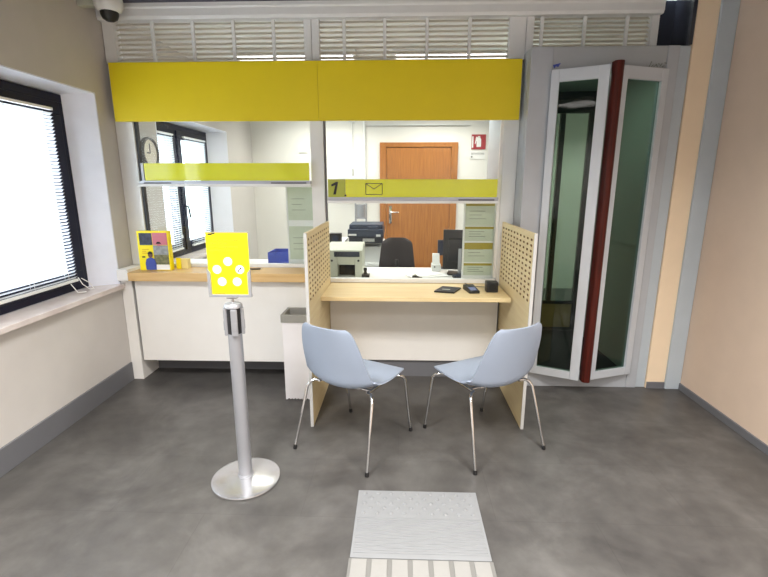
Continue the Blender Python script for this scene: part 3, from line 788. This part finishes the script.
# ------------------------------------------------------------------ office behind the glass
of = thing('office_desk', 'white clerk worktop behind the right pane', 'desk', (.1, 3.9, 0))
build('worktop', B().box(-.66, .80, 3.52, 4.18, .71, .738, .003), M['white_lam'], of)
for x in (-.63, .76): build('end_panel', B().box(x - .012, x + .012, 3.55, 4.15, 0, .709), M['white_lam'], of)
build('back_panel', B().box(-.617, .747, 4.12, 4.135, .25, .709), M['white_lam'], of)

dr = thing('door_1', 'brown veneer office door with a silver lever handle', 'door', (.25, 6.58, 0), kind='structure')
build('leaf', B().box(-.195, .70, 6.572, 6.599, .003, 1.985, .002), M['wood_door'], dr)
build('casing', B().box(-.288, -.198, 6.562, 6.599, 0, 2.052, .003).box(.703, .793, 6.562, 6.599, 0, 2.052, .003).box(-.1975, .7025, 6.562, 6.599, 1.99, 2.052, .003), M['wood_door'], dr)
build('handle', B().box(-.155, -.12, 6.564, 6.571, .94, 1.19, .003).tube([(-.138, 6.568, 1.10), (-.138, 6.52, 1.10), (-.12, 6.512, 1.10), (-.02, 6.515, 1.10)], .010)
      .cyl((-.138, 6.566, 1.0), (-.138, 6.555, 1.0), .009), M['chrome'], dr, smooth=True)

fs = thing('fire_sign', 'red square fire extinguisher sign on the office wall', 'sign', (1.07, 6.59, 1.96))
build('plate', B().box(.975, 1.17, 6.59, 6.598, 1.96, 2.155, .001), M['sign_red'], fs)
build('pictogram', B().prism([(1.045, 1.99), (1.105, 1.99), (1.105, 2.09), (1.09, 2.115), (1.06, 2.115), (1.045, 2.09)], 'y', 6.587, 6.5895)
      .box(1.06, 1.09, 6.587, 6.5895, 2.117, 2.132).prism([(1.035, 2.125), (1.058, 2.12), (1.03, 2.03), (1.02, 2.03)], 'y', 6.587, 6.5895)
      .box(.98, 1.0, 6.587, 6.5895, 1.98, 2.13), M['paper'], fs)
cap = thing('sign_caption', 'small white caption slip with dark lettering under the fire sign', 'sign', (1.07, 6.59, 1.86))
build('slip', B().box(.965, 1.165, 6.593, 6.598, 1.83, 1.925), M['paper'], cap)
build('lettering', B().text('ESTINTORE', .036, .0006, Matrix.Translation((1.065, 6.592, 1.90)) @ Matrix.Rotation(PI / 2, 4, 'X')), M['ink_black'], cap)
build('small_mark', B().box(.975, .995, 6.5915, 6.5928, 1.85, 1.868), M['ink_black'], cap)

# pipes and boxes on the rear wall
pp = thing('wall_conduit', 'white cable conduits and junction box on the rear wall left of the brown door', 'conduit', (-.5, 6.57, 0))
build('pipe', B().tube([(-.50, 6.57, .001), (-.50, 6.57, 2.685)], .016), M['white_metal'], pp, smooth=True)
build('pipe', B().tube([(-.485, 6.585, 2.28), (.95, 6.585, 2.28)], .010), M['white_metal'], pp, smooth=True)
build('pipe', B().tube([(-.67, 6.585, 2.319), (-.67, 6.585, 1.61)], .009), M['white_metal'], pp, smooth=True)
build('junction_box', B().box(-.72, -.62, 6.565, 6.599, 2.32, 2.42, .004), M['white_metal'], pp)
wr = thing('wall_router', 'white router with an antenna on a bracket left of the brown door', 'router', (-.66, 6.5, 1.56))
build('body', B().box(-.86, -.48, 6.42, 6.598, 1.555, 1.60, .006), M['machine_w'], wr)
build('antenna', B().cyl((-.66, 6.52, 1.60), (-.66, 6.52, 1.70), .008, .006, seg=10), M['black'], wr, smooth=True)
sw = tag(build('wall_socket', B().box(-1.42, -1.31, 6.588, 6.598, 1.92, 2.02, .004).box(-1.395, -1.335, 6.584, 6.588, 1.945, 1.995, .002), M['paper'], loc=(-1.365, 6.59, 1.92)), 'small white wall switch high on the office rear wall', 'switch')
ck = thing('wall_clock', 'round white wall clock with a dark rim seen edge on behind the left pane', 'clock', (XL, 3.87, 1.745))
m4 = Matrix.Translation((XL + .001, 3.85, 1.745)) @ Matrix.Rotation(PI / 2, 4, 'Y')
build('rim', B().lathe([(.10, 0), (.125, 0), (.128, .02), (.122, .032), (.112, .034), (.108, .02)], (0, 0, 0), 48, M4=m4), M['clock_rim'], ck, smooth=True)
build('face', B().lathe([(0, 0), (.1075, 0), (.1075, .018), (0, .018)], (0, 0, 0), 48, M4=m4), M['clock_face'], ck)
hn = B().box(XL + .0195, XL + .022, 3.846, 3.854, 1.745, 1.82).box(XL + .0195, XL + .022, 3.80, 3.85, 1.741, 1.749)
build('hands', hn, M['ink_black'], ck)

# notices
def notice(x0, x1, z0, z1, y, label, head=True):
    root = thing('posted_notice', label, 'notice', ((x0 + x1) / 2, y, z0), group='pale green notices behind the glass')
    build('sheet', B().box(x0, x1, y, y + .002, z0, z1), M['green_paper'], root)
    if head: build('heading', B().box(x0, x1, y - .0012, y - .0002, z1 - (.05 if head == 2 else .018), z1), M['olive'], root)
    l = B(); h = z1 - z0
    for i, w in enumerate((.7, .55, .75)):
        z = z1 - .35 * h - i * .17 * h
        l.box(x0 + .03, x0 + .03 + (x1 - x0 - .05) * w, y - .001, y - .0002, z, z + .0035)
    build('print_lines', l, M['ink_grey'], root)
notice(.498, .715, 1.185, 1.352, 3.515, 'pale green notice at the top of the right hand column of notices')
notice(.498, .715, 1.068, 1.178, 3.515, 'second pale green notice down in the right hand column')
notice(.498, .715, .905, 1.055, 3.515, 'third pale green notice down, with a broad olive heading', 2)
notice(.498, .715, .80, .895, 3.515, 'lowest pale green notice, behind the cube speaker')
notice(-.865, -.675, 1.222, 1.47, 3.5365, 'upper pale green notice behind the left pane', 0)
notice(-.865, -.675, .915, 1.175, 3.5365, 'lower pale green notice behind the left pane, above the blue tray', 0)
nr = thing('notice_rack', 'white upright rack holding the column of four green notices', 'rack', (.6, 3.53, .75))
build('upright', B().box(.484, .496, 3.512, 3.53, .739, 1.36).box(.717, .733, 3.512, 3.53, .739, 1.36), M['white_metal'], nr)
build('cross_bar', B().box(.4965, .7165, 3.512, 3.53, 1.056, 1.067).box(.4965, .7165, 3.5185, 3.53, .74, 1.055).box(.4965, .7165, 3.5185, 3.53, 1.068, 1.36), M['white_metal'], nr)
nl = thing('notice_rack', 'white upright rack holding two green notices behind the left pane', 'rack', (-.77, 3.54, .83))
build('upright', B().box(-.879, -.867, 3.536, 3.552, .831, 1.48).box(-.673, -.662, 3.536, 3.552, .831, 1.48), M['white_metal'], nl)
build('back_board', B().box(-.8665, -.6735, 3.539, 3.552, .831, 1.48), M['white_metal'], nl)
ib = thing('back_counter', 'pale inner worktop behind the left pane carrying the blue tray', 'counter', (-1.2, 3.8, 0))
build('worktop', B().box(-1.95, -.68, 3.535, 4.05, .80, .83, .003), M['white_lam'], ib)
for x in (-1.9, -.70): build('end_panel', B().box(x - .012, x + .012, 3.55, 4.03, 0, .799), M['white_lam'], ib)
bt = thing('document_tray', 'royal blue document tray on the inner worktop behind the left pane', 'tray', (-.95, 3.72, .83))
build('tray', B().box(-1.07, -.83, 3.62, 3.86, .8305, .84, .002).box(-1.07, -1.062, 3.62, 3.86, .84, .955, .002).box(-.90, -.83, 3.62, 3.628, .84, .865, .002)
      .box(-1.062, -.90, 3.62, 3.628, .84, .955, .002).box(-1.062, -.83, 3.852, 3.86, .84, .955, .002).box(-.838, -.83, 3.628, 3.852, .84, .90, .002), M['blue'], bt)
build('papers', B().box(-1.055, -.845, 3.635, 3.845, .8405, .862), M['paper'], bt)

# passbook printer
pb = thing('counter_printer', 'boxy pale grey counter printer with dark paper slot behind the right pane', 'printer', (-.455, 3.84, .738))
x0, x1, y0, y1, z0 = -.60, -.31, 3.70, 3.98, .739
bb = B().box(x0, x0 + .085, y0, y1, z0, z0 + .22, .004).box(x1 - .06, x1, y0, y1, z0, z0 + .22, .004)
bb.box(x0 + .086, x1 - .061, y0, y1, z0 + .105, z0 + .22, .003).box(x0 + .086, x1 - .061, y0 + .12, y1, z0, z0 + .104)
build('body', bb, M['machine'], pb)
build('lid', B().prism([(y0 - .004, z0 + .165), (y0 - .004, z0 + .225), (y0 + .08, z0 + .262), (y1, z0 + .262), (y1, z0 + .2205), (y0 + .02, z0 + .2205), (y0 + .02, z0 + .165)], 'x', x0 - .003, x1 + .003), M['machine'], pb)
build('control_panel', B().box(x0 + .06, x1 - .02, y0 - .009, y0 - .0045, z0 + .172, z0 + .215, .002), M['dark_blue'], pb)
build('paper_slot', B().box(x0 + .087, x1 - .062, y0 + .10, y0 + .119, z0 + .001, z0 + .104), M['black_soft'], pb)
for x in (x0 + .04, x1 - .03): build('knob', B().cyl((x, y0, z0 + .14), (x, y0 - .008, z0 + .14), .009, seg=12), M['black'], pb, smooth=True)
sm = thing('date_stamp', 'small black stamp standing right of the counter printer', 'stamp', (-.285, 3.72, .738))
build('base', B().box(-.315, -.25, 3.69, 3.75, .739, .765, .004), M['black'], sm)
build('grip', B().lathe([(.016, 0), (.011, .02), (.016, .04), (.012, .052), (0, .054)], (-.285, 3.72, .765), 20), M['black'], sm, smooth=True)

# copier
cpn = thing('office_copier', 'white floor copier with dark scanner top behind the clerk desk', 'copier', (-.4, 5.45, 0))
x0, x1, y0, y1 = -.595, -.19, 5.20, 5.70
build('body', B().box(x0 + .02, x1, y0, y1, .03, .60, .006).box(x0 + .02, x0 + .10, y0, y1, .60, .83, .004).box(x0 + .10, x1, y0 + .2, y1, .60, .83, .004).prism([(x0 + .10, .60), (x1 + .005, .60), (x1 - .03, .79), (x0 + .10, .79)], 'y', y0 + .02, y0 + .195), M['machine_w'], cpn)
for i in range(2):
    dw = build('paper_drawer', B().box(x0 + .10, x1 + .005, y0 - .012, y0 - .0005, .33 + i * .13, .45 + i * .13, .003), M['machine_w'], cpn)
    build('drawer_grip', B().box(x1 - .10, x1 - .03, y0 - .016, y0 - .0125, .41 + i * .13, .425 + i * .13), M['dark_blue'], dw)
build('scanner', B().box(x0, x1, y0 - .03, y1, .90, .99, .008).box(x0 + .01, x1 - .01, y0, y1, .831, .8995, .004), M['dark_blue'], cpn)
build('document_feeder', B().box(x0 + .01, x1 - .01, y0 + .05, y1 - .02, .991, 1.04, .008).box(x1 - .18, x1 - .06, y0 - .01, y0 + .05, .991, 1.02, .004), M['dark_blue'], cpn)
build('control_strip', B().box(x0 + .01, x0 + .10, y0 - .036, y0 - .0305, .92, .94, .001).box(x1 - .08, x1 - .03, y0 - .036, y0 - .0305, .91, .935, .001), M['machine_w'], cpn)
build('paper', B().box(x0 + .17, x1 - .12, y0 - .006, y0 + .15, .9005 - .06, .9005 - .045) if False else B().box(x0 + .17, x1 - .10, y0 - .008, y0 - .001, .85, .885), M['paper'], cpn)
# side table with black box and canister
sd = thing('side_table', 'white side table under the rear wall left of the copier', 'table', (-.75, 5.3, 0))
build('top', B().box(-.86, -.64, 5.0, 5.62, .82, .85, .003), M['white_lam'], sd)
for x in (-.83, -.67):
    for y in (5.03, 5.59): build('leg', B().box(x - .02, x + .02, y - .02, y + .02, 0, .819), M['white_metal'], sd)
bx = thing('black_speaker', 'little black speaker box on the white side table', 'speaker', (-.72, 5.1, .85))
build('body', B().box(-.79, -.66, 5.07, 5.17, .851, .955, .006), M['black'], bx)
build('driver', B().prism(circle(-.725, .90, .035), 'y', 5.066, 5.0695), M['dark_blue'], bx)
cn = thing('metal_canister', 'silver canister in a thin wire stand behind the copier', 'canister', (-.52, 6.1, 0))
build('can', B().lathe([(0, 0), (.058, 0), (.058, .17), (.052, .175), (0, .175)], (-.52, 6.10, 1.06), 32), M['silver'], cn, smooth=True)
ws = B()
for dx in (-.07, .07):
    for dy in (-.06, .06): ws.tube([(-.52 + dx, 6.10 + dy, .002), (-.52 + dx, 6.10 + dy, 1.36)], .006, 8)
for z in (1.05, 1.30): 
    ws.tube([(-.59, 6.04, z), (-.45, 6.04, z), (-.45, 6.16, z), (-.59, 6.16, z), (-.59, 6.04, z)], .006, 8)
ws.box(-.59, -.45, 6.04, 6.16, 1.048, 1.058)
build('wire_stand', ws, M['silver'], cn, smooth=True)
build('dark_tip', B().box(-.61, -.57, 6.02, 6.06, 1.361, 1.42, .006), M['black'], cn)

# office chair
oc = thing('office_chair', 'black mesh swivel chair turned away behind the clerk desk', 'chair', (-.03, 4.75, 0))
t = bmesh.new(); NU, NV = 16, 16; rows = []
for j in range(NV + 1):
    v = j / NV; z = .56 + .40 * v
    hw = .20 - .045 * v if v < .85 else (.20 - .045 * .85) * math.sqrt(max(0.0, 1 - ((v - .85) / .15) ** 2 * .55))
    rows.append([t.verts.new((-.03 + u * hw, 4.62 + .05 * v + .05 * (u * u), z - .02 * (abs(u) ** 4) * v)) for u in [(-1 + 2 * i / NU) for i in range(NU + 1)]])
for a, b_ in zip(rows, rows[1:]):
    for i in range(NU): t.faces.new((a[i], a[i + 1], b_[i + 1], b_[i]))
bmesh.ops.recalc_face_normals(t, faces=t.faces); bmesh.ops.solidify(t, geom=list(t.faces), thickness=.022)
bmesh.ops.recalc_face_normals(t, faces=t.faces)
b = B(); b.add(t); build('backrest', b, M['mesh'], oc, smooth=True)
build('seat', B().box(-.26, .20, 4.68, 5.12, .44, .51, .025, seg=4), M['mesh'], oc, smooth=True)
build('back_support', B().tube([(-.03, 4.90, .43), (-.03, 4.66, .43), (-.03, 4.60, .50), (-.03, 4.606, .74)], .018), M['black'], oc, smooth=True)
build('column', B().cyl((-.03, 4.88, .10), (-.03, 4.88, .44), .028), M['black'], oc, smooth=True)
sb = B()
for k in range(5):
    a = 2 * PI * k / 5 + .3
    sb.tube([(-.03, 4.88, .115), (-.03 + .28 * math.cos(a), 4.88 + .28 * math.sin(a), .075)], .018, 8)
bs = build('star_base', sb, M['black'], oc, smooth=True)
for k in range(5):
    a = 2 * PI * k / 5 + .3; c_ = (-.03 + .28 * math.cos(a), 4.88 + .28 * math.sin(a))
    build('castor', B().cyl((c_[0] - .02, c_[1], .03), (c_[0] + .02, c_[1], .03), .029), M['black_soft'], bs, smooth=True)

# monitor
mo = thing('computer_monitor', 'black computer monitor seen from behind on the clerk desk', 'monitor', (.47, 3.95, .738))
m4 = Matrix.Translation((.505, 3.90, .739)) @ Matrix.Rotation(math.radians(-10), 4, 'Z')
build('housing', B().box(-.135, .135, .01, .035, .03, .375, .005, M4=m4).box(-.09, .09, -.012, .0095, .10, .30, .008, M4=m4), M['black'], mo)
build('display', B().box(-.115, .115, .0352, .037, .065, .36, M4=m4), M['print_navy'], mo)
build('stand', B().box(.0, .028, -.05, -.0125, .008, .22, .003, M4=m4), M['silver'], mo)
build('foot', B().box(-.09, .11, -.10, .09, 0, .008, .003, M4=m4), M['black'], mo)
s2 = thing('customer_display', 'small dark display peeking out behind the left edge of the monitor', 'display', (.34, 4.1, .738))
build('panel', B().box(.345, .46, 4.13, 4.155, .86, 1.0, .004), M['dark_blue'], s2)
build('stalk', B().cyl((.42, 4.142, .748), (.42, 4.142, .861), .011).box(.38, .46, 4.11, 4.175, .739, .75, .003), M['black'], s2)
lp = thing('label_printer', 'small white label printer behind the paper stack', 'printer', (.31, 4.03, .738))
build('body', B().box(.285, .365, 3.98, 4.10, .739, .80, .006).prism([(3.99, .80), (4.10, .80), (4.10, .885), (4.05, .885)], 'x', .295, .355), M['machine_w'], lp)
build('button', B().cyl((.31, 3.98, .78), (.31, 3.975, .78), .007), M['black'], lp)
pa = thing('paper_stack', 'white sheets fanned on the clerk desk in front of the monitor', 'papers', (.28, 3.75, .738))
for i, (dx, dy, a) in enumerate(((0, 0, -24), (.02, .015, -18), (-.03, .02, -30))):
    m4 = Matrix.Translation((.235 + dx, 3.75 + dy, .739 + i * .005)) @ Matrix.Rotation(math.radians(-a), 4, 'Z')
    build('sheet', B().box(-.15, .15, -.06, .06, 0, .0045, M4=m4), M['paper'], pa)
td = thing('tape_dispenser', 'small black tape dispenser at the near edge of the clerk desk', 'tape dispenser', (.14, 3.66, .738))
build('base', B().prism([(-.04, 0), (.045, 0), (.045, .012), (.02, .016), (-.01, .03), (-.035, .026)], 'y', -.018, .018, M4=Matrix.Translation((.14, 3.66, .739))), M['black'], td)
build('roll', B().cyl((.128, 3.655, .757), (.128, 3.665, .757), .019), M['machine'], td, smooth=True)
kb = thing('keyboard', 'black keyboard lying before the monitor foot', 'keyboard', (.55, 3.7, .738))
build('body', B().box(.44, .70, 3.64, 3.76, .739, .757, .004), M['black'], kb)
ks = B()
for i in range(12):
    for j in range(4): ks.box(.447 + i * .0205, .464 + i * .0205, 3.652 + j * .025, 3.672 + j * .025, .7575, .7615)
o = build('keys', ks, M['dark_blue'], kb)

# ------------------------------------------------------------------ lamps
def lamp(x, y, sx, sy, power, col, label, zc=ZC, spread=135, group='ceiling lamps over the waiting area'):
    root = thing('ceiling_lamp', label, 'ceiling lamp', (x, y, zc), group=group)
    f = B(); e = .03
    f.box(x - sx / 2 - e, x + sx / 2 + e, y - sy / 2 - e, y - sy / 2, zc - .05, zc - .001).box(x - sx / 2 - e, x + sx / 2 + e, y + sy / 2, y + sy / 2 + e, zc - .05, zc - .001)
    f.box(x - sx / 2 - e, x - sx / 2, y - sy / 2, y + sy / 2, zc - .05, zc - .001).box(x + sx / 2, x + sx / 2 + e, y - sy / 2, y + sy / 2, zc - .05, zc - .001)
    build('housing', f, M['white_metal'], root)
    build('diffuser', B().box(x - sx / 2, x + sx / 2, y - sy / 2, y + sy / 2, zc - .03, zc - .02), M['lamp'], root)
    l = bpy.data.lights.new('lamp_light', 'AREA'); l.shape = 'RECTANGLE'; l.size = sx; l.size_y = sy
    l.energy = power; l.color = col; l.spread = math.radians(spread)
    lo = bpy.data.objects.new('lamp_light', l); C.objects.link(lo); lo.parent = root; lo.location = (0, 0, -.055)
    return root
WARM = (1.0, .97, .935)
for i, (x, y) in enumerate(((-1.0, 1.0), (1.0, 1.0), (-1.0, -.7), (1.0, -.7))):
    lamp(x, y, .55, .55, 48 if y > 0 else 54, WARM, 'square recessed ceiling lamp over the waiting area')
for i, (x, y) in enumerate(((-1.0, 4.7), (.5, 4.7), (-1.0, 6.0), (.5, 6.0), (2.4, 5.6))):
    lamp(x, y, 1.1, .3, 17, (1.0, .97, .90), 'long ceiling lamp in the office', ZC + .01, 122, 'ceiling lamps in the office')

booth_fill = thing('ceiling_lamp', 'small round lamp in the roof of the security booth', 'ceiling lamp', (1.25, 3.62, 2.329))  # added fill light to brighten the dark booth interior, no known fixture
build('diffuser', B().cyl((1.25, 3.62, 2.318), (1.25, 3.62, 2.329), .08), M['lamp'], booth_fill)
l = bpy.data.lights.new('lamp_light', 'AREA'); l.shape = 'DISK'; l.size = .15; l.energy = 3.2; l.color = (.95, 1, .95)
lo = bpy.data.objects.new('lamp_light', l); C.objects.link(lo); lo.parent = booth_fill; lo.location = (0, 0, -.02)
# daylight
wd_ = bpy.data.worlds.new('World'); scene.world = wd_; wd_.use_nodes = True
bg = wd_.node_tree.nodes['Background']; bg.inputs['Color'].default_value = (.86, .93, 1.0, 1); bg.inputs['Strength'].default_value = 6.0

scene.view_settings.view_transform = 'Standard'; scene.view_settings.look = 'None'
scene.view_settings.gamma = 1.0; scene.view_settings.exposure = 0.25
scene.view_settings.use_curve_mapping = False
for o in scene.objects:
    if '_o' in o: del o['_o']
